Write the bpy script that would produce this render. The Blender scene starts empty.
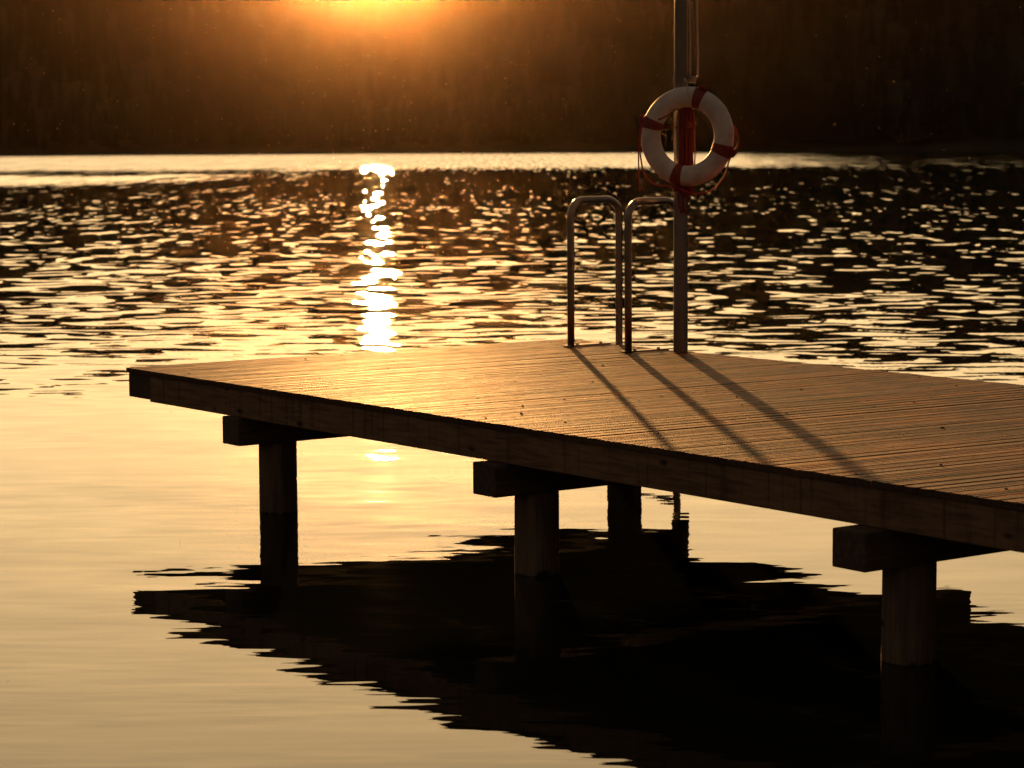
import bpy, bmesh, math, random
from mathutils import Vector, Matrix, noise as mnoise

rnd = random.Random(7)
scene = bpy.context.scene
COL = scene.collection
R = math.radians

# ------------------------------------------------------------------ helpers
def link_mesh(name, bm, mat, parent=None, smooth=False):
    me = bpy.data.meshes.new(name)
    bmesh.ops.recalc_face_normals(bm, faces=bm.faces[:])
    bm.to_mesh(me)
    bm.free()
    if smooth:
        for p in me.polygons:
            p.use_smooth = True
    o = bpy.data.objects.new(name, me)
    COL.objects.link(o)
    me.materials.append(mat)
    if parent:
        o.parent = parent
    return o

def empty(name, loc=(0, 0, 0), rz=0.0):
    o = bpy.data.objects.new(name, None)
    o.empty_display_size = 0.2
    COL.objects.link(o)
    o.location = loc
    o.rotation_euler = (0, 0, rz)
    return o

def tag(o, label=None, cat=None, group=None, kind=None):
    for k, v in (("label", label), ("category", cat), ("group", group), ("kind", kind)):
        if v:
            o[k] = v
    return o

def add_box(bm, lo, hi, bevel=0.0, seg=2):
    c = [(a + b) / 2 for a, b in zip(lo, hi)]
    s = [b - a for a, b in zip(lo, hi)]
    m = Matrix.Translation(c) @ Matrix.Diagonal((*s, 1))
    r = bmesh.ops.create_cube(bm, size=1.0, matrix=m)
    if bevel:
        es = list({e for v in r['verts'] for e in v.link_edges})
        bmesh.ops.bevel(bm, geom=es, offset=bevel, segments=seg, profile=0.6, affect='EDGES')

def catmull(pts, n=8):
    P = [Vector(p) for p in pts]
    P = [P[0] * 2 - P[1]] + P + [P[-1] * 2 - P[-2]]
    out = []
    for i in range(1, len(P) - 2):
        a, b, c, d = P[i - 1], P[i], P[i + 1], P[i + 2]
        for k in range(n):
            t = k / n
            out.append(0.5 * ((2 * b) + (c - a) * t + (2 * a - 5 * b + 4 * c - d) * t * t + (3 * b - a - 3 * c + d) * t ** 3))
    out.append(P[-2].copy())
    return out

def add_tube(bm, pts, r, seg=10, radii=None, caps=True):
    pts = [Vector(p) for p in pts]
    n = len(pts)
    t0 = (pts[1] - pts[0]).normalized()
    up = Vector((0, 0, 1)) if abs(t0.z) < 0.9 else Vector((1, 0, 0))
    nrm = (up - t0 * up.dot(t0)).normalized()
    rings = []
    for i, p in enumerate(pts):
        t = (pts[min(i + 1, n - 1)] - pts[max(i - 1, 0)]).normalized()
        nrm = (nrm - t * nrm.dot(t)).normalized()
        b = t.cross(nrm)
        rr = radii[i] if radii else r
        rings.append([bm.verts.new(p + (nrm * math.cos(a) + b * math.sin(a)) * rr)
                      for a in (2 * math.pi * k / seg for k in range(seg))])
    for i in range(n - 1):
        for k in range(seg):
            bm.faces.new((rings[i][k], rings[i][(k + 1) % seg], rings[i + 1][(k + 1) % seg], rings[i + 1][k]))
    if caps:
        bm.faces.new(rings[0][::-1])
        bm.faces.new(rings[-1])

# ------------------------------------------------------------------ node helper
class NT:
    def __init__(self, tree):
        self.t = tree
    def n(self, typ, **kw):
        x = self.t.nodes.new(typ)
        for k, v in kw.items():
            setattr(x, k, v)
        return x
    def put(self, sock, v):
        if hasattr(v, "is_output"):
            self.t.links.new(v, sock)
        else:
            sock.default_value = v
    def math(self, op, a, b=0.0, c=None, clamp=False):
        x = self.n('ShaderNodeMath', operation=op, use_clamp=clamp)
        self.put(x.inputs[0], a)
        self.put(x.inputs[1], b)
        if c is not None:
            self.put(x.inputs[2], c)
        return x.outputs[0]
    def smooth(self, v, a, b, lo=0.0, hi=1.0):
        x = self.n('ShaderNodeMapRange', interpolation_type='SMOOTHSTEP')
        self.put(x.inputs[0], v)
        x.inputs[1].default_value = a
        x.inputs[2].default_value = b
        x.inputs[3].default_value = lo
        x.inputs[4].default_value = hi
        return x.outputs[0]
    def comb(self, x, y, z=0.0):
        c = self.n('ShaderNodeCombineXYZ')
        for i, v in enumerate((x, y, z)):
            self.put(c.inputs[i], v)
        return c.outputs[0]
    def noise(self, vec, scale=1.0, detail=2.0, rough=0.5, dim='3D', distort=0.0):
        x = self.n('ShaderNodeTexNoise', noise_dimensions=dim)
        self.put(x.inputs['Vector'], vec)
        x.inputs['Scale'].default_value = scale
        x.inputs['Detail'].default_value = detail
        x.inputs['Roughness'].default_value = rough
        x.inputs['Distortion'].default_value = distort
        return x
    def ramp(self, fac, stops):
        x = self.n('ShaderNodeValToRGB')
        self.put(x.inputs[0], fac)
        e = x.color_ramp.elements
        while len(e) < len(stops):
            e.new(0.5)
        for i, (p, c) in enumerate(stops):
            e[i].position = p
            e[i].color = (*c, 1)
        return x.outputs[0]
    def mix(self, fac, a, b, mode='MIX'):
        x = self.n('ShaderNodeMix', data_type='RGBA', blend_type=mode)
        self.put(x.inputs[0], fac)
        self.put(x.inputs[6], a)
        self.put(x.inputs[7], b)
        return x.outputs[2]

def new_mat(name):
    m = bpy.data.materials.new(name)
    m.use_nodes = True
    t = NT(m.node_tree)
    b = m.node_tree.nodes['Principled BSDF']
    return m, t, b

def mapped(t, scale, attr='Object'):
    tc = t.n('ShaderNodeTexCoord')
    mp = t.n('ShaderNodeMapping')
    t.t.links.new(tc.outputs[attr], mp.inputs[0])
    mp.inputs['Scale'].default_value = scale
    return mp.outputs[0]

def bump(t, b, height, strength, dist):
    x = t.n('ShaderNodeBump')
    x.inputs['Strength'].default_value = strength
    x.inputs['Distance'].default_value = dist
    t.put(x.inputs['Height'], height)
    t.put(b.inputs['Normal'], x.outputs[0])

def wood_mat(name, grain, dark, mid, light, rough=0.55, rand_attr=False, bump_d=0.002, streak=None, spec=0.5, lines=None, wet=False):
    """weathered timber, grain stretched along one local axis"""
    m, t, b = new_mat(name)
    v = mapped(t, grain)
    g = t.noise(v, 1.0, 6.0, 0.65, distort=0.4)
    big = t.noise(mapped(t, (1.3, 1.3, 1.3)), 1.0, 3.0, 0.6)
    f = t.math('ADD', t.math('MULTIPLY', g.outputs[0], 0.7), t.math('MULTIPLY', big.outputs[0], 0.35))
    col = t.ramp(f, [(0.40, dark), (0.52, mid), (0.64, light)])
    if streak:
        s = t.noise(mapped(t, streak), 1.0, 3.0, 0.6)
        col = t.mix(t.math('MULTIPLY', t.smooth(s.outputs[0], 0.52, 0.72), 0.6), col, (*[c * 0.45 for c in dark], 1))
        k = t.n('ShaderNodeTexVoronoi', feature='F1')
        t.put(k.inputs['Vector'], mapped(t, (3.1, 3.1, 7.0)))
        k.inputs['Scale'].default_value = 1.0
        col = t.mix(t.smooth(k.outputs['Distance'], 0.16, 0.06), col, (*[c * 0.35 for c in dark], 1))
    if lines:
        s = t.noise(mapped(t, lines), 1.0, 4.0, 0.7)
        col = t.mix(t.math('MULTIPLY', t.smooth(s.outputs[0], 0.44, 0.60), 0.85), col, (*[c * 0.6 for c in dark], 1))
    if rand_attr:
        a = t.n('ShaderNodeAttribute', attribute_name='board_tone')
        col = t.mix(1.0, col, a.outputs['Color'], 'MULTIPLY')
    if wet:      # soaked, algae-dark foot of the pile with a ragged upper edge
        po = t.n('ShaderNodeSeparateXYZ')
        tcw = t.n('ShaderNodeTexCoord')
        t.t.links.new(tcw.outputs['Object'], po.inputs[0])
        edge = t.noise(mapped(t, (16, 16, 3)), 1.0, 3.0, 0.6)
        lvl = t.math('ADD', po.outputs[2], t.math('MULTIPLY', edge.outputs[0], -0.09))
        col = t.mix(t.smooth(lvl, -0.030, -0.055), col, (0.016, 0.014, 0.009, 1))
    t.put(b.inputs['Base Color'], col)
    b.inputs['Specular IOR Level'].default_value = spec
    t.put(b.inputs['Roughness'], t.math('ADD', t.math('MULTIPLY', g.outputs[0], 0.25), rough - 0.12))
    bump(t, b, g.outputs[0], 0.6, bump_d)
    return m

# ------------------------------------------------------------------ camera (photo geometry)
F_PX, HORIZON, ROLL, EYE = 2400.0, 147.0, R(0.3), 2.30
cam = bpy.data.cameras.new("camera")
cam.sensor_width = 36.0
cam.lens = F_PX * 36.0 / 1024.0
cam.clip_start = 0.1
cam.clip_end = 12000
cam.dof.use_dof = True
cam.dof.focus_distance = 13.5
cam.dof.aperture_fstop = 4.6
cam.dof.aperture_blades = 7
co = bpy.data.objects.new("camera", cam)
COL.objects.link(co)
pitch = math.atan((384 - HORIZON) / F_PX)
co.matrix_world = Matrix.Translation((0, 0, EYE)) @ Matrix.Rotation(R(90) - pitch, 4, 'X') @ Matrix.Rotation(-ROLL, 4, 'Z')
scene.camera = co

# ------------------------------------------------------------------ sun and sky
SUN_AZ, SUN_EL = R(-3.2), R(5.2)
sun_dir = Vector((math.sin(SUN_AZ) * math.cos(SUN_EL), math.cos(SUN_AZ) * math.cos(SUN_EL), math.sin(SUN_EL)))
sun = bpy.data.lights.new("sun", 'SUN')
sun.energy = 5.0
sun.angle = R(0.6)
sun.color = (1.0, 0.47, 0.14)
so = bpy.data.objects.new("sun", sun)
COL.objects.link(so)
so.rotation_euler = (-sun_dir).to_track_quat('-Z', 'Y').to_euler()
so.location = (0, 0, 50)

world = bpy.data.worlds.new("World")
scene.world = world
world.use_nodes = True
wt = NT(world.node_tree)
world.node_tree.nodes.clear()
sky = wt.n('ShaderNodeTexSky', sky_type='NISHITA')
sky.sun_disc = False
sky.sun_elevation = SUN_EL
sky.sun_rotation = SUN_AZ
sky.air_density = 1.0
sky.dust_density = 1.5
sky.ozone_density = 1.0
tc = wt.n('ShaderNodeTexCoord')
dp = wt.n('ShaderNodeVectorMath', operation='DOT_PRODUCT')
wt.put(dp.inputs[0], tc.outputs['Generated'])
dp.inputs[1].default_value = sun_dir
# thin evening veil of cloud: brightest and warmest on the sunset side of the sky
glow = wt.smooth(dp.outputs['Value'], 0.78, 0.99)
tint = wt.mix(glow, (0.52, 0.37, 0.27, 1), (5.3, 3.72, 1.90, 1))
gam = wt.n('ShaderNodeGamma')          # high thin cloud evens the sky out
wt.put(gam.inputs[0], sky.outputs[0])
gam.inputs[1].default_value = 0.15
skyc = wt.mix(1.0, gam.outputs[0], tint, 'MULTIPLY')
bg = wt.n('ShaderNodeBackground')
wt.put(bg.inputs[0], skyc)
bg.inputs[1].default_value = 0.1
wo = wt.n('ShaderNodeOutputWorld')
world.node_tree.links.new(bg.outputs[0], wo.inputs[0])

scene.view_settings.view_transform = 'Standard'
scene.view_settings.look = 'None'
scene.view_settings.gamma = 1.0
scene.view_settings.exposure = 1.2
scene.cycles.use_denoising = True
scene.cycles.denoising_input_passes = 'RGB_ALBEDO'
scene.cycles.max_bounces = 6
scene.cycles.sample_clamp_indirect = 20

# ------------------------------------------------------------------ terrain: lake bed, banks and the wooded ridge across the lake
def lerp_table(tab, x):
    if x <= tab[0][0]:
        return tab[0][1]
    for (a, va), (b, vb) in zip(tab, tab[1:]):
        if x <= b:
            k = (x - a) / (b - a)
            k = k * k * (3 - 2 * k)
            return va + (vb - va) * k
    return tab[-1][1]

SHORE = [(-180, 420), (-95, 430), (-60, 620), (-25, 900), (0, 1010), (25, 960), (60, 700), (95, 430), (180, 420)]
# skyline elevation in degrees (tree tops included) by bearing from the camera
RIM = [(-180, 7), (-60, 6), (-25, 5.0), (-12, 4.45), (-6, 4.4), (-3.2, 4.4), (1, 4.8), (6, 5.3), (12, 5.6), (30, 6.5), (90, 7), (180, 7)]
RIDGE = 330.0

def shore_r(az):
    return lerp_table(SHORE, az) + 14 * mnoise.noise(Vector((az * 0.35, 3.3, 0)))

def ground_z(x, y):
    r = math.hypot(x, y)
    az = math.degrees(math.atan2(x, y))
    sr = shore_r(az)
    near = y - 3.4 + 0.35 * mnoise.noise(Vector((x * 0.3, 0, 9)))
    if near < 0 and r < 300:
        bank = min(0.55, -near * 0.5) + max(0, -near - 4) * 0.03
        return bank + 0.05 * mnoise.noise(Vector((x * 0.8, y * 0.8, 1)))
    if r < sr:
        return -min(3.0, 0.12 * min(max(near, 0.0) if near < 1e9 else 9, (sr - r) * 0.3 + 0.4) + 0.05)
    d = r - sr
    top = math.tan(R(lerp_table(RIM, az))) * (sr + RIDGE) - 17
    k = min(d / RIDGE, 1.0)
    z = 0.25 + top * (k ** 0.85) * (1.0 if d < RIDGE else max(0.25, 1 - (d - RIDGE) / 2200))
    z += (3.5 * mnoise.noise(Vector((x * 0.012, y * 0.012, 4))) + 2 * mnoise.noise(Vector((x * 0.04, y * 0.04, 4)))) * min(k * 3, 1)
    return z

bm = bmesh.new()
azs = []
a = -180.0
while a < 179.99:
    azs.append(a)
    a += 0.8 if -24 <= a < 24 else 4.0
rads = [0.0, 1, 2, 3, 4, 5, 6.5, 8, 11, 16, 25, 40, 70, 120, 200, 300, 360, 400, 430] + [450 + 25 * i for i in range(40)] + [1480]
rings = []
for r in rads[1:]:
    rings.append([bm.verts.new((r * math.sin(R(z)), r * math.cos(R(z)), ground_z(r * math.sin(R(z)), r * math.cos(R(z))))) for z in azs])
c0 = bm.verts.new((0, 0, ground_z(0, 0)))
n = len(azs)
for k in range(n):
    bm.faces.new((c0, rings[0][k], rings[0][(k + 1) % n]))
for i in range(len(rings) - 1):
    for k in range(n):
        bm.faces.new((rings[i][k], rings[i + 1][k], rings[i + 1][(k + 1) % n], rings[i][(k + 1) % n]))
gm, t, b = new_mat("hill_ground")
gn = t.noise(mapped(t, (0.05, 0.05, 0.05)), 1.0, 6.0, 0.65)
t.put(b.inputs['Base Color'], t.ramp(gn.outputs[0], [(0.35, (0.010, 0.013, 0.005)), (0.65, (0.022, 0.026, 0.010))]))
b.inputs['Roughness'].default_value = 0.95
b.inputs['Specular IOR Level'].default_value = 0.1
tag(link_mesh("ground", bm, gm, smooth=True), kind="structure")

# wood on the far slope: read as one dark mass
fm, t, b = new_mat("dark_conifers")
oi = t.noise(mapped(t, (0.06, 0.06, 0.06)), 1.0, 3.0, 0.6)
t.put(b.inputs['Base Color'], t.ramp(oi.outputs[0], [(0.35, (0.008, 0.012, 0.005)), (0.65, (0.018, 0.024, 0.009))]))
b.inputs['Roughness'].default_value = 0.9
b.inputs['Specular IOR Level'].default_value = 0.1
bm = bmesh.new()

def conifer(bm, x, y, z, h):
    base = z - 1
    rr = h * rnd.uniform(0.15, 0.21)
    tiers = 4
    for q in range(tiers):
        z0 = base + h * (0.12 + 0.21 * q)
        z1 = base + h * min(1.0, 0.12 + 0.21 * q + 0.36)
        r0 = rr * (1 - q / (tiers + 0.6))
        seg = 7
        tip = bm.verts.new((x, y, z1))
        ph = rnd.random() * 6.28
        ring = []
        for k in range(seg):
            rj = r0 * rnd.uniform(0.7, 1.2)
            ring.append(bm.verts.new((x + rj * math.cos(ph + k * 6.283 / seg), y + rj * math.sin(ph + k * 6.283 / seg), z0 + rnd.uniform(-0.04, 0.04) * h)))
        for k in range(seg):
            bm.faces.new((ring[k], ring[(k + 1) % seg], tip))

for i in range(3600):
    az = rnd.uniform(-22, 22)
    sr = shore_r(az)
    u_ = rnd.random()
    d = 5 + 350 * u_ if i % 7 else rnd.uniform(3, 14)
    r = sr + d
    x, y = r * math.sin(R(az)), r * math.cos(R(az))
    conifer(bm, x, y, ground_z(x, y), rnd.uniform(13, 18))
tag(link_mesh("forest", bm, fm), label="dark conifer wood covering the slope across the lake", cat="forest", kind="stuff")

# ------------------------------------------------------------------ water
wm, t, b = new_mat("lake_water")
geo = t.n('ShaderNodeNewGeometry')
sep = t.n('ShaderNodeSeparateXYZ')
t.t.links.new(geo.outputs['Position'], sep.inputs[0])
X, Y = sep.outputs[0], t.math('MAXIMUM', sep.outputs[1], 3.0)
# ripples lengthen with open water beyond the jetty
phi = t.math('MULTIPLY', t.math('POWER', Y, -0.7), -930.0)
patch = t.noise(t.comb(t.math('MULTIPLY', X, 0.16), t.math('MULTIPLY', phi, 0.11)), 1.0, 3.0, 0.6, '2D')
pat = t.math('SUBTRACT', patch.outputs[0], 0.5)
near = t.noise(t.comb(t.math('MULTIPLY', X, 2.1), t.math('MULTIPLY', phi, 1.15)), 1.0, 2.0, 0.5, '2D', 0.3)
far2 = t.noise(t.comb(t.math('MULTIPLY', X, 2.8), t.math('MULTIPLY', phi, 1.25)), 1.0, 1.5, 0.5, '2D', 0.4)
far = t.noise(t.comb(t.math('MULTIPLY', X, 1.05), t.math('MULTIPLY', phi, 0.8)), 1.0, 1.2, 0.5, '2D', 0.4)
swell = t.noise(t.comb(t.math('MULTIPLY', X, 0.45), t.math('MULTIPLY', phi, 0.22)), 1.0, 2.0, 0.5, '2D', 0.3)

def chans(nz):
    s = t.n('ShaderNodeSeparateColor')
    t.t.links.new(nz.outputs['Color'], s.inputs[0])
    return [t.math('SUBTRACT', s.outputs[i], 0.5) for i in (0, 1)]
nx, ny = chans(near)
fx, fy = chans(far)
gx, gy = chans(far2)
kf = t.smooth(Y, 38.0, 95.0)
def blend(a_, b_):
    return t.math('ADD', t.math('MULTIPLY', a_, t.math('SUBTRACT', 1.0, t.math('MULTIPLY', kf, 0.65))), t.math('MULTIPLY', b_, t.math('MULTIPLY', kf, 0.95)))
fx, fy = blend(fx, gx), blend(fy, gy)
wx, wy = chans(swell)
mid = t.noise(t.comb(t.math('MULTIPLY', X, 0.9), t.math('MULTIPLY', phi, 0.42), 11.0), 1.0, 1.5, 0.5)
ux, uy = chans(mid)
wy = t.math('ADD', wy, t.math('MULTIPLY', uy, 1.1))
wx = t.math('ADD', wx, t.math('MULTIPLY', ux, 0.8))
Yp = t.math('MULTIPLY', Y, t.math('ADD', 1.0, t.math('MULTIPLY', pat, 0.6)))
rough_w = t.math('ADD', t.smooth(Yp, 22.0, 48.0, 0.0, 0.42), t.smooth(Yp, 11.5, 27.0, 0.0, 0.58))                                    # calm lee by the jetty to ruffled open water
ampf = t.math('MULTIPLY', t.math('MULTIPLY', rough_w, t.math('SUBTRACT', 0.185, t.math('MULTIPLY', kf, 0.045))), t.math('MULTIPLY', t.math('ADD', 1.0, t.math('MULTIPLY', pat, 0.6)), t.math('ADD', t.smooth(Y, 85.0, 130.0, 1.0, 0.84), t.smooth(Y, 190.0, 250.0, 0.0, 0.5))))
# wave trains whose crests wander and break up
lx = t.noise(t.comb(t.math('MULTIPLY', X, 0.55), t.math('MULTIPLY', phi, 0.38), 3.0), 1.0, 1.0, 0.5)
mx = t.noise(t.comb(t.math('MULTIPLY', X, 1.9), t.math('MULTIPLY', phi, 0.42), 7.0), 1.0, 1.0, 0.5)
(l1, l2), (m1, m2) = chans(lx), chans(mx)
q1 = t.math('ADD', t.math('MULTIPLY', l1, t.math('SUBTRACT', 5.0, t.math('MULTIPLY', kf, 3.0))), t.math('MULTIPLY', m1, t.math('ADD', 0.8, t.math('MULTIPLY', kf, 2.0))))
q2 = t.math('ADD', t.math('MULTIPLY', l2, t.math('SUBTRACT', 5.0, t.math('MULTIPLY', kf, 3.0))), t.math('MULTIPLY', m2, t.math('ADD', 0.8, t.math('MULTIPLY', kf, 2.0))))
def train(freq, tilt, q):
    ph_ = t.math('ADD', t.math('ADD', t.math('MULTIPLY', phi, freq), t.math('MULTIPLY', X, tilt)), q)
    return t.math('SINE', t.math('MULTIPLY', ph_, 6.2832))
w1 = train(0.62, 0.16, q1)
w2 = train(0.46, -0.10, q2)
tr_ = t.math('ADD', t.math('MULTIPLY', w1, 0.085), t.math('MULTIPLY', w2, 0.060))
fy = t.math('ADD', t.math('MULTIPLY', fy, t.math('ADD', 0.30, t.math('MULTIPLY', kf, 0.50))), tr_)
sy = t.math('MULTIPLY', fy, ampf)
sx = t.math('MULTIPLY', fx, t.math('MULTIPLY', ampf, 0.7))
sy = t.math('ADD', sy, t.math('MULTIPLY', ny, t.math('ADD', 0.034, t.math('MULTIPLY', pat, 0.12))))
sx = t.math('ADD', sx, t.math('MULTIPLY', nx, 0.030))
sy = t.math('ADD', sy, t.math('MULTIPLY', wy, 0.028))
sx = t.math('ADD', sx, t.math('MULTIPLY', wx, 0.020))
# wind-roughened strips far out, where only the near faces of the waves can be seen
wob = t.math('ADD', t.math('MULTIPLY', pat, 60.0), t.math('MULTIPLY', gy, 75.0))
Yw = t.math('ADD', Y, wob)
band = t.smooth(Yw, 240.0, 300.0)
b2 = t.math('MULTIPLY', t.math('MULTIPLY', t.smooth(Yw, 150.0, 162.0), t.smooth(Yw, 215.0, 200.0)), t.smooth(t.math('ADD', X, t.math('MULTIPLY', wob, 0.5)), -17.0, -36.0))
rightfade = t.smooth(t.math('DIVIDE', X, Y), 0.05, 0.17, 1.0, 0.08)
bias = t.math('MULTIPLY', t.math('MAXIMUM', band, t.math('MULTIPLY', b2, 0.72)), t.math('MULTIPLY', rightfade, 0.105))
sy = t.math('ADD', sy, bias)
nv = t.comb(t.math('MULTIPLY', sx, -1.0), t.math('MULTIPLY', sy, -1.0), 1.0)
nm = t.n('ShaderNodeVectorMath', operation='NORMALIZE')
t.t.links.new(nv, nm.inputs[0])
t.t.links.new(nm.outputs[0], b.inputs['Normal'])
b.inputs['Base Color'].default_value = (0.006, 0.007, 0.005, 1)
b.inputs['Roughness'].default_value = 0.01
b.inputs['IOR'].default_value = 1.333
bm = bmesh.new()
vs = [bm.verts.new(p) for p in ((-1200, -450, 0), (1200, -450, 0), (1200, 1250, 0), (-1200, 1250, 0))]
bm.faces.new(vs)
tag(link_mesh("water", bm, wm), kind="structure")

# ------------------------------------------------------------------ jetty
A = Vector((-2.589, 16.097, 0))
TH = -0.9353
DECK, W, L = 0.835, 3.70, 13.2
jetty = empty("jetty", A, TH)
tag(jetty, "weathered wooden jetty on round piles standing in the calm lake", "jetty")

M_deck = wood_mat("deck_planks", (20, 1.7, 20), (0.048, 0.016, 0.0045), (0.290, 0.094, 0.022), (0.57, 0.205, 0.054), rough=0.60, rand_attr=True, bump_d=0.0030, spec=0.12, lines=(26, 1.5, 1))
M_under = wood_mat("underside_painted_shade", (13, 1.7, 20), (0.015, 0.011, 0.008), (0.028, 0.020, 0.014), (0.045, 0.032, 0.022), rough=0.85, spec=0.1)  # plank colour darkened to paint in the shade beneath the deck
M_end = wood_mat("end_grain", (50, 8, 50), (0.05, 0.030, 0.018), (0.085, 0.052, 0.031), (0.12, 0.075, 0.045), rough=0.85, spec=0.1)
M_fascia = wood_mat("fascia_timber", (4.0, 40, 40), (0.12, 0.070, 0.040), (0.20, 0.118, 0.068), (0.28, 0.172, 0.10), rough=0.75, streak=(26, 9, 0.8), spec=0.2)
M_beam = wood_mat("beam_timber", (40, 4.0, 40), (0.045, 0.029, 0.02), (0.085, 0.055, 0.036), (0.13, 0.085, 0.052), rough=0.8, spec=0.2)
M_pile = wood_mat("pile_timber", (30, 30, 2.0), (0.08, 0.055, 0.038), (0.14, 0.095, 0.062), (0.20, 0.14, 0.09), rough=0.8, spec=0.2, streak=(22, 22, 1.1), wet=True)

# deck planks, each with its own height, cup and tone
bm = bmesh.new()
tone = bm.loops.layers.float_color.new("board_tone")
pitch_b, wid, th = 0.0925, 0.0890, 0.030
FAN = 0.010             # the planks fan out a little towards the shore
x = 0.0
while x < L:
    hz = max(-0.0007, min(0.0007, rnd.gauss(0, 0.0006)))
    tilt = max(-0.0026, min(0.0026, rnd.gauss(0, 0.0015)))
    cup = rnd.uniform(-0.0008, 0.0012)
    tn = rnd.uniform(0.66, 1.18)
    tw = rnd.uniform(0.97, 1.03)
    e0, e1 = -0.010 + rnd.uniform(-0.0012, 0.0012), W + 0.015 + rnd.uniform(-0.002, 0.002)
    prof = []
    NP = 16
    for k in range(NP + 1):
        s = k / NP * 2 - 1
        z = cup * (1 - s * s) * 1.0 + tilt * s + 0.0008 * math.cos(s * math.pi * 3)
        if abs(s) > 0.97:
            z -= 0.0022
        prof.append((wid * (s + 1) / 2, z))
    rows = []
    NS = 10
    for j in range(NS + 1):
        yv = e0 + (e1 - e0) * j / NS
        row = []
        for px, pz in prof:
            wv = 0.0010 * mnoise.noise(Vector((x * 7, yv * 0.9, 2.2)))
            row.append(bm.verts.new(((x + px) * (1 + FAN * yv), yv, DECK + hz + pz + wv)))
        rows.append(row)
    fs = []
    for j in range(NS):
        for k in range(NP):
            fs.append(bm.faces.new((rows[j][k], rows[j][k + 1], rows[j + 1][k + 1], rows[j + 1][k])))
    # underside and edges
    b0 = [bm.verts.new((x * (1 + FAN * y_), y_, DECK - th)) for y_ in (e0, e1)]
    b1 = [bm.verts.new(((x + wid) * (1 + FAN * y_), y_, DECK - th)) for y_ in (e0, e1)]
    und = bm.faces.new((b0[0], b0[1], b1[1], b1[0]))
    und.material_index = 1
    fs.append(und)
    fs.append(bm.faces.new([r_[0] for r_ in rows] + [b0[1], b0[0]]))
    fs.append(bm.faces.new([r_[-1] for r_ in rows] + [b1[1], b1[0]]))
    for ring_ in (rows[0] + [b1[0], b0[0]], rows[-1] + [b1[1], b0[1]]):
        eg = bm.faces.new(ring_)          # grey weathered end grain
        eg.material_index = 2
        fs.append(eg)
    for f in fs:
        for lp in f.loops:
            lp[tone] = (tn, tn * tw, tn * (2 - tw) * 1.0, 1)
    x += pitch_b
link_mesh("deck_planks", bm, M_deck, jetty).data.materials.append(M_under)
jetty.children[0].data.materials.append(M_end)

zt = DECK - th - 0.003
# front and rear fascia (the front one in two lengths), end joist, inner joists
def timber(name, lo, hi, mat, bev=0.006, parent=jetty):
    bm = bmesh.new()
    add_box(bm, lo, hi, bev)
    return link_mesh(name, bm, mat, parent)
timber("fascia_board", (0.31, 0.0, DECK - 0.207), (6.35, 0.05, zt), M_fascia)
timber("fascia_board", (6.353, 0.0, DECK - 0.207), (L - 0.05, 0.05, zt), M_fascia)
timber("fascia_board", (0.02, W - 0.05, DECK - 0.207), (L - 0.05, W, zt), M_fascia)
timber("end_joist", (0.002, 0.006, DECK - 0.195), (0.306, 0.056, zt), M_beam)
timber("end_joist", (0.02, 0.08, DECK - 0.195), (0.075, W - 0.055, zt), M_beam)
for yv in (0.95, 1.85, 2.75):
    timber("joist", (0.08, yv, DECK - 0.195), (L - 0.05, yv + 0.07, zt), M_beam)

def pile(u, v, zt_, r=0.119):
    bm = bmesh.new()
    zs = [-2.2, -0.3, 0.0, 0.2, 0.4, zt_]
    ph = rnd.random() * 9
    pts = [(u + 0.006 * mnoise.noise(Vector((z, ph, 0))), v + 0.006 * mnoise.noise(Vector((z, ph, 5))), z) for z in zs]
    add_tube(bm, pts, r, 28, [r * (1.03 - 0.02 * (z + 0.3)) for z in zs])
    link_mesh("pile", bm, M_pile, jetty, smooth=True)

BEAM_T, BEAM_B = DECK - 0.209, DECK - 0.384
for u, vf, pv in ((1.325, -0.03, 0.312), (4.11, -0.08, 0.27), (6.915, -0.137, 0.24), (9.7, -0.10, 0.25), (12.5, -0.10, 0.25)):
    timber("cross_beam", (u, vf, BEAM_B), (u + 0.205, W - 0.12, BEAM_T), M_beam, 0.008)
    pile(u + 0.1025, pv, BEAM_B - 0.002)
    pile(u + 0.1025, 3.15, BEAM_B - 0.002)

# ------------------------------------------------------------------ metal
def metal(name, col, rough, metallic=1.0):
    m, t, b = new_mat(name)
    nz = t.noise(mapped(t, (14, 14, 5)), 1.0, 5.0, 0.65)
    t.put(b.inputs['Base Color'], t.ramp(nz.outputs[0], [(0.3, tuple(c * 0.7 for c in col)), (0.7, col)]))
    b.inputs['Metallic'].default_value = metallic
    t.put(b.inputs['Roughness'], t.math('ADD', t.math('MULTIPLY', nz.outputs[0], 0.2), rough - 0.1))
    return m
M_steel = metal("ladder_steel", (0.30, 0.26, 0.235), 0.30)
M_alu = metal("mast_aluminium", (0.26, 0.215, 0.18), 0.42, 0.9)

def plain(name, col, rough=0.6, var=0.2, scale=(30, 30, 30), bmp=0.0):
    m, t, b = new_mat(name)
    nz = t.noise(mapped(t, scale), 1.0, 5.0, 0.6)
    t.put(b.inputs['Base Color'], t.ramp(nz.outputs[0], [(0.3, tuple(c * (1 - var) for c in col)), (0.7, tuple(min(1, c * (1 + var * 0.4)) for c in col))]))
    b.inputs['Roughness'].default_value = rough
    if bmp:
        bump(t, b, nz.outputs[0], 0.6, bmp)
    return m
M_white = plain("ring_white", (0.62, 0.58, 0.53), 0.55, 0.36, (7, 7, 7))
M_red = plain("ring_red", (0.20, 0.024, 0.008), 0.55, 0.3)
M_rope = plain("red_rope", (0.19, 0.017, 0.006), 0.8, 0.35, (120, 120, 120), 0.002)
M_line = plain("faded_red_line", (0.40, 0.045, 0.014), 0.8, 0.35, (120, 120, 120), 0.002)
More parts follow.
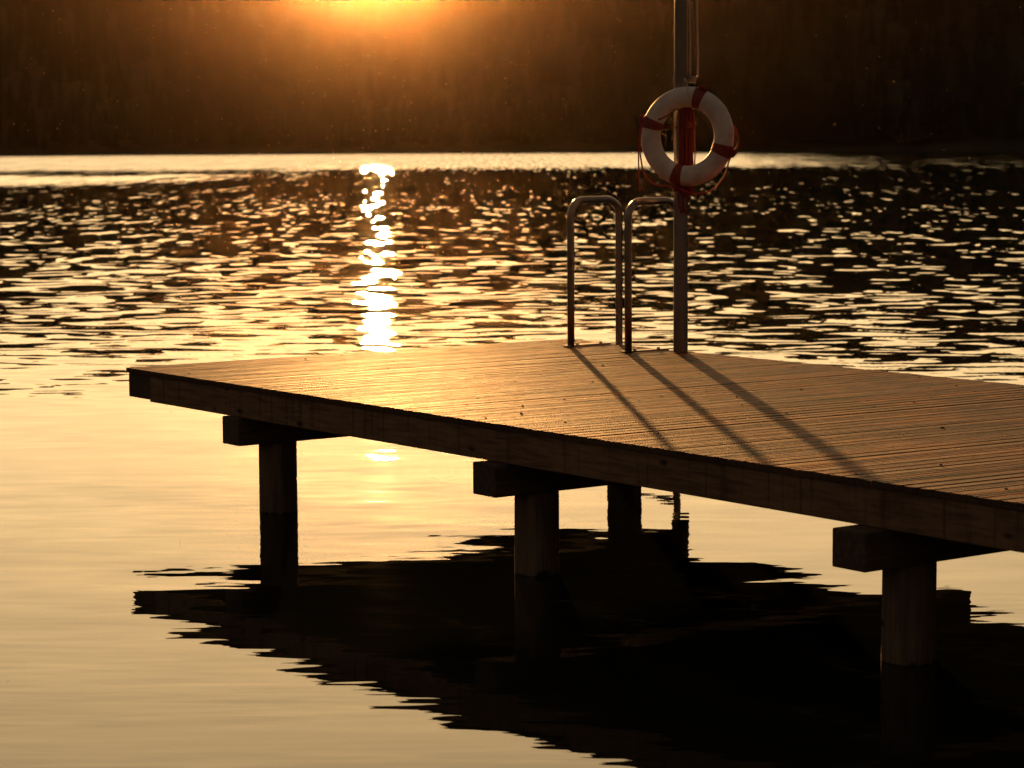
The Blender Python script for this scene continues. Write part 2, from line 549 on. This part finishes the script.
M_cord = plain("pale_cord", (0.55, 0.46, 0.36), 0.8, 0.3, (150, 150, 150), 0.002)

def uv(u, v, z=0.0):
    c, s = math.cos(TH), math.sin(TH)
    return Vector((A.x + u * c - v * s, A.y + u * s + v * c, z))

# ------------------------------------------------------------------ swim ladder
LU, LV = (0.574, 1.241), 3.335
lad = empty("swim_ladder", uv((LU[0] + LU[1]) / 2, LV, DECK), TH)
tag(lad, "steel swim ladder with two looped handrails at the jetty edge", "ladder")
half = (LU[1] - LU[0]) / 2
REACH, TOP, RT = 0.455, 1.075, 0.0265
for sgn in (-1, 1):
    bm = bmesh.new()
    rc = 0.115
    pts = [(sgn * half, 0, 0.0)]
    pts += [(sgn * half, 0, TOP * q) for q in (0.3, 0.6)]
    pts += [(sgn * half, rc - rc * math.cos(a), TOP - rc + rc * math.sin(a)) for a in (R(10 * k) for k in range(10))]
    pts += [(sgn * half, REACH - rc + rc * math.sin(a), TOP - rc + rc * math.cos(a)) for a in (R(10 * k) for k in range(10))]
    pts += [(sgn * half, REACH, z) for z in (0.5, 0.0, -0.6, -1.45)]
    add_tube(bm, pts, RT, 18)
    hr = link_mesh("handrail", bm, M_steel, lad, smooth=True)
    bm = bmesh.new()
    add_box(bm, (sgn * half - 0.024, -0.06, 0.004), (sgn * half + 0.024, REACH - 0.03, 0.013), 0.002)
    for yy in (0.06, 0.28):
        bmesh.ops.create_cone(bm, cap_ends=True, segments=6, radius1=0.013, radius2=0.012, depth=0.012,
                              matrix=Matrix.Translation((sgn * half, yy, 0.019)))
    link_mesh("mounting_bar", bm, M_steel, lad)
for z in (-0.045, -0.30, -0.55, -0.80, -1.05, -1.30):
    bm = bmesh.new()
    add_box(bm, (-half + 0.02, REACH - 0.045, z - 0.012), (half - 0.02, REACH + 0.045, z + 0.006), 0.003)
    for k in range(15):
        xx = -half + 0.05 + k * (2 * half - 0.1) / 14
        add_box(bm, (xx - 0.006, REACH - 0.043, z + 0.004), (xx + 0.006, REACH + 0.043, z + 0.013))
    link_mesh("step", bm, M_steel, lad)

# ------------------------------------------------------------------ flagpole with halyard
PU, PV = 1.452, 3.645
base = uv(PU, PV, DECK)
pole = empty("flagpole", base, 0)
tag(pole, "tall grey metal flagpole with two halyard lines at the jetty edge", "flagpole")
PR, PH = 0.050, 6.4
bm = bmesh.new()
seg = 40
prof = [(PR + 0.0015, 0.002), (PR + 0.0015, 0.35), (PR, 0.36), (PR, 1.9), (PR * 0.97, 3.0), (PR * 0.8, PH)]
rr = []
for r_, z in prof:
    rr.append([bm.verts.new((r_ * math.cos(2 * math.pi * k / seg), r_ * math.sin(2 * math.pi * k / seg), z)) for k in range(seg)])
for i in range(len(rr) - 1):
    for k in range(seg):
        bm.faces.new((rr[i][k], rr[i][(k + 1) % seg], rr[i + 1][(k + 1) % seg], rr[i + 1][k]))
bm.faces.new(rr[-1])
link_mesh("mast", bm, M_alu, pole, smooth=True)
bm = bmesh.new()
add_tube(bm, [(0, 0, -0.034), (0, 0, -0.20), (0, 0, -0.48)], 0.062, 28)      # socket that carries the mast below the planks
link_mesh("socket", bm, M_alu, pole, smooth=True)
bm = bmesh.new()
bmesh.ops.create_uvsphere(bm, u_segments=20, v_segments=12, radius=0.065, matrix=Matrix.Translation((0, 0, PH + 0.055)))
link_mesh("finial", bm, M_alu, pole, smooth=True)
# clamp holding the ring and the cleat
CZ = 1.935
bm = bmesh.new()
add_tube(bm, [(0, 0, CZ - 0.022), (0, 0, CZ + 0.022)], PR + 0.006, 32)
add_box(bm, (PR - 0.004, -0.030, CZ - 0.026), (0.105, 0.012, CZ + 0.020), 0.006)
link_mesh("clamp", bm, M_alu, pole)
bm = bmesh.new()
add_tube(bm, catmull([(0.050, -0.030, CZ + 0.034), (0.075, -0.040, CZ + 0.008), (0.105, -0.040, CZ + 0.006), (0.125, -0.032, CZ + 0.028)], 5), 0.009, 10)
link_mesh("cleat", bm, M_alu, pole, smooth=True)
for k, (x0, x1) in enumerate(((0.062, 0.052), (0.118, 0.075))):
    bm = bmesh.new()
    pts = []
    NH = 40
    for j in range(NH + 1):
        q = j / NH
        pts.append((x0 + (x1 - x0) * q + 0.004 * mnoise.noise(Vector((q * 14, k * 5.0, 0))), -0.020, CZ + 0.02 + (PH - CZ - 0.1) * q))
    add_tube(bm, pts, 0.0065, 8)
    link_mesh("halyard", bm, M_cord, pole, smooth=True)

# ------------------------------------------------------------------ life ring
RZ = 2.367
YAW = R(-26)
ctr = base + Vector((0.036, -0.125, RZ - DECK))
ring = empty("life_ring", ctr, YAW)
tag(ring, "white life ring with red bands hung on the flagpole", "life ring")
RM, RA, RB = 0.2765, 0.0725, 0.052          # mean radius, radial and axial half thickness

def ring_pt(a, c, k=1.0, off=0.0):
    rad = RM + (RA * k + off) * math.cos(c)
    return Vector((rad * math.cos(a), (RB * k + off) * math.sin(c), rad * math.sin(a)))

def sweep(bm, a0, a1, na, k, off, closed):
    nc = 28
    rows = []
    for i in range(na if closed else na + 1):
        a = a0 + (a1 - a0) * i / na
        rows.append([bm.verts.new(ring_pt(a, 2 * math.pi * j / nc, k, off)) for j in range(nc)])
    m_ = len(rows)
    for i in range(m_ if closed else m_ - 1):
        for j in range(nc):
            bm.faces.new((rows[i][j], rows[i][(j + 1) % nc], rows[(i + 1) % m_][(j + 1) % nc], rows[(i + 1) % m_][j]))
    if not closed:
        bm.faces.new(rows[0])
        bm.faces.new(rows[-1][::-1])
bm = bmesh.new()
sweep(bm, 0, 2 * math.pi, 96, 1.0, 0.0, True)
link_mesh("ring_body", bm, M_white, ring, smooth=True)
BANDS = (R(71), R(161), R(-19), R(-104))
for bi, a in enumerate(BANDS):
    bm = bmesh.new()
    sweep(bm, a - 0.125, a + 0.125, 10, 1.0, 0.0035, False)
    bd = link_mesh("band", bm, M_red, ring, smooth=True)
    bm = bmesh.new()
    p = ring_pt(a, 0, 1.0, 0.012)
    for q in range(4):
        bmesh.ops.create_icosphere(bm, subdivisions=2, radius=0.019 + 0.006 * rnd.random(),
                                   matrix=Matrix.Translation(p + Vector((rnd.uniform(-.022, .022), rnd.uniform(-.02, .01), rnd.uniform(-.022, .022)))))
    link_mesh("knot", bm, M_rope, bd, smooth=True)

# grab line slung outside the ring from band to band
def polar(a, r, y=-0.01):
    return (r * math.cos(a), y, r * math.sin(a))
RO = RM + RA
bm = bmesh.new()
add_tube(bm, catmull([polar(R(161), RO + .01), (-.350, -.03, -.05), (-.345, -.02, -.16), (-.315, -.02, -.27), (-.24, -.02, -.335), (-.16, -.02, -.345), polar(R(-104), RO + .012)], 7), 0.0062, 8)
add_tube(bm, catmull([polar(R(-104), RO + .012), (0.03, -.02, -.395), (.13, -.02, -.395), (.22, -.02, -.36), (.29, -.02, -.27), (.318, -.02, -.18), polar(R(-19), RO + .012)], 7), 0.0062, 8)
add_tube(bm, catmull([polar(R(-19), RO + .012), (.385, -.01, -.06), (.385, -.01, -.01), (.372, -.01, .04), (.352, 0, .07)], 7), 0.0075, 8)
link_mesh("grab_line", bm, M_line, ring, smooth=True)
bm = bmesh.new()
add_tube(bm, catmull([polar(R(161), RO + .012), (-.358, -.03, .0), (-.360, -.03, -.15), (-.356, -.03, -.30), (-.350, -.03, -.385)], 6), 0.0052, 8)
link_mesh("loose_end", bm, M_line, ring, smooth=True)
# pale cord that ties the ring up to the clamp
bm = bmesh.new()
add_tube(bm, catmull([(-0.045, 0.06, 0.385), (-0.015, -0.02, 0.405), (0.018, -0.05, 0.375), (0.030, -0.068, 0.31), (0.040, -0.06, 0.24), (0.03, 0.03, 0.19)], 6), 0.0045, 8)
link_mesh("hanging_cord", bm, M_cord, ring, smooth=True)

# bundle of red throwing line hung on the mast behind the ring
rope = empty("throw_line", base + Vector((0.03, -0.072, 1.75 - 0.0)), 0)
tag(rope, "bundle of dark red rope hanging down the mast through the ring", "rope")
bm = bmesh.new()
for k in range(9):
    x0 = -0.038 + 0.0085 * k + rnd.uniform(-.004, .004)
    lo = -0.56 - rnd.uniform(0, 0.22)
    wdt = rnd.uniform(0.014, 0.036)
    yy = -0.004 - rnd.uniform(0, 0.022)
    pts = [(x0, yy, 0.02), (x0 - wdt * .3, yy, -0.15), (x0 + rnd.uniform(-.01, .01), yy, -0.35), (x0 - wdt * .7, yy, lo + 0.1), (x0 + rnd.uniform(-.02, .02), yy - .004, lo),
           (x0 + wdt, yy, lo + 0.1), (x0 + wdt * .6, yy, -0.33), (x0 + wdt * .8, yy, -0.12), (x0 + .01, yy, 0.03)]
    add_tube(bm, catmull(pts, 5), 0.0068, 7)
link_mesh("coil", bm, M_rope, rope, smooth=True)
bm = bmesh.new()
pts = []
for j in range(60):
    a = j * 0.62
    pts.append((0.004 + 0.052 * math.cos(a), -0.018 + 0.028 * math.sin(a), -0.16 + 0.045 * j / 60))
add_tube(bm, pts, 0.0068, 7)
link_mesh("binding", bm, M_rope, rope, smooth=True)
bm = bmesh.new()
add_tube(bm, catmull([(-.01, -.01, 0.015), (-.06, -.03, -0.02), (-.14, -.045, -0.075), (-.20, -.05, -0.10)], 6), 0.006, 7)
add_tube(bm, catmull([(.0, -.03, -.14), (-.08, -.04, -0.155), (-.19, -.05, -0.14)], 6), 0.004, 7)
add_tube(bm, catmull([(.045, -.03, .0), (.062, -.04, -0.2), (.058, -.04, -0.42), (.05, -.03, -0.48)], 6), 0.005, 7)
link_mesh("tail", bm, M_rope, rope, smooth=True)

# ------------------------------------------------------------------ crumbs and bits of bark lying on the planks
M_crumb = plain("dark_bark", (0.035, 0.022, 0.014), 0.9, 0.4)
bm = bmesh.new()
for i in range(150):
    u, v = rnd.uniform(0.1, 9.5), rnd.uniform(0.05, W - 0.08)
    s = rnd.choice((0.003, 0.004, 0.004, 0.005, 0.005, 0.007))
    m = Matrix.Translation((u, v, DECK + s * 0.45)) @ Matrix.Rotation(rnd.random() * 6.28, 4, 'Z') @ Matrix.Diagonal((s * rnd.uniform(.8, 2.0), s, s * rnd.uniform(.5, .9), 1))
    bmesh.ops.create_icosphere(bm, subdivisions=1, radius=1.0, matrix=m)
cr = link_mesh("litter", bm, M_crumb)
cr.location = A
cr.rotation_euler = (0, 0, TH)
tag(cr, "scattered dark crumbs of bark lying on the jetty planks", "litter", kind="stuff")

# ------------------------------------------------------------------ midges dancing in the backlight
mm = bpy.data.materials.new("midge_wings")
mm.use_nodes = True
t = NT(mm.node_tree)
mm.node_tree.nodes.clear()
tr = t.n('ShaderNodeBsdfTranslucent')
nz = t.noise(mapped(t, (40, 40, 40)), 1.0, 1.0, 0.5)
t.put(tr.inputs[0], t.ramp(nz.outputs[0], [(0.3, (0.7, 0.55, 0.3)), (0.7, (0.9, 0.8, 0.6))]))
mo = t.n('ShaderNodeOutputMaterial')
mm.node_tree.links.new(tr.outputs[0], mo.inputs[0])
bm = bmesh.new()
for i in range(1200):
    # a slab of air over the water beyond and above the jetty, thickest towards the sun
    x, y, z = rnd.gauss(-1.6, 3.2), rnd.uniform(17.5, 34), 0.15 + 3.6 * rnd.random() ** 0.7
    s = rnd.choice((0.0016, 0.002, 0.0026, 0.003, 0.0036, 0.0046))
    bmesh.ops.create_icosphere(bm, subdivisions=1, radius=s, matrix=Matrix.Translation((x, y, z)))
tag(link_mesh("midges", bm, mm), "swarm of tiny backlit midges in the evening air", "midges", kind="stuff")

# ------------------------------------------------------------------ evening air
hm = bpy.data.materials.new("evening_haze")
hm.use_nodes = True
t = NT(hm.node_tree)
hm.node_tree.nodes.clear()
pv = t.n('ShaderNodeVolumePrincipled')
pv.inputs['Color'].default_value = (1.0, 0.68, 0.40, 1)
pv.inputs['Density'].default_value = 0.56e-5
pv.inputs['Anisotropy'].default_value = 0.985
ho = t.n('ShaderNodeOutputMaterial')
hm.node_tree.links.new(pv.outputs[0], ho.inputs['Volume'])
bm = bmesh.new()
add_box(bm, (-1500, -1500, -6.0), (1500, 1500, 240.0))
tag(link_mesh("haze", bm, hm), "thin warm evening haze over the lake", "haze", kind="stuff")
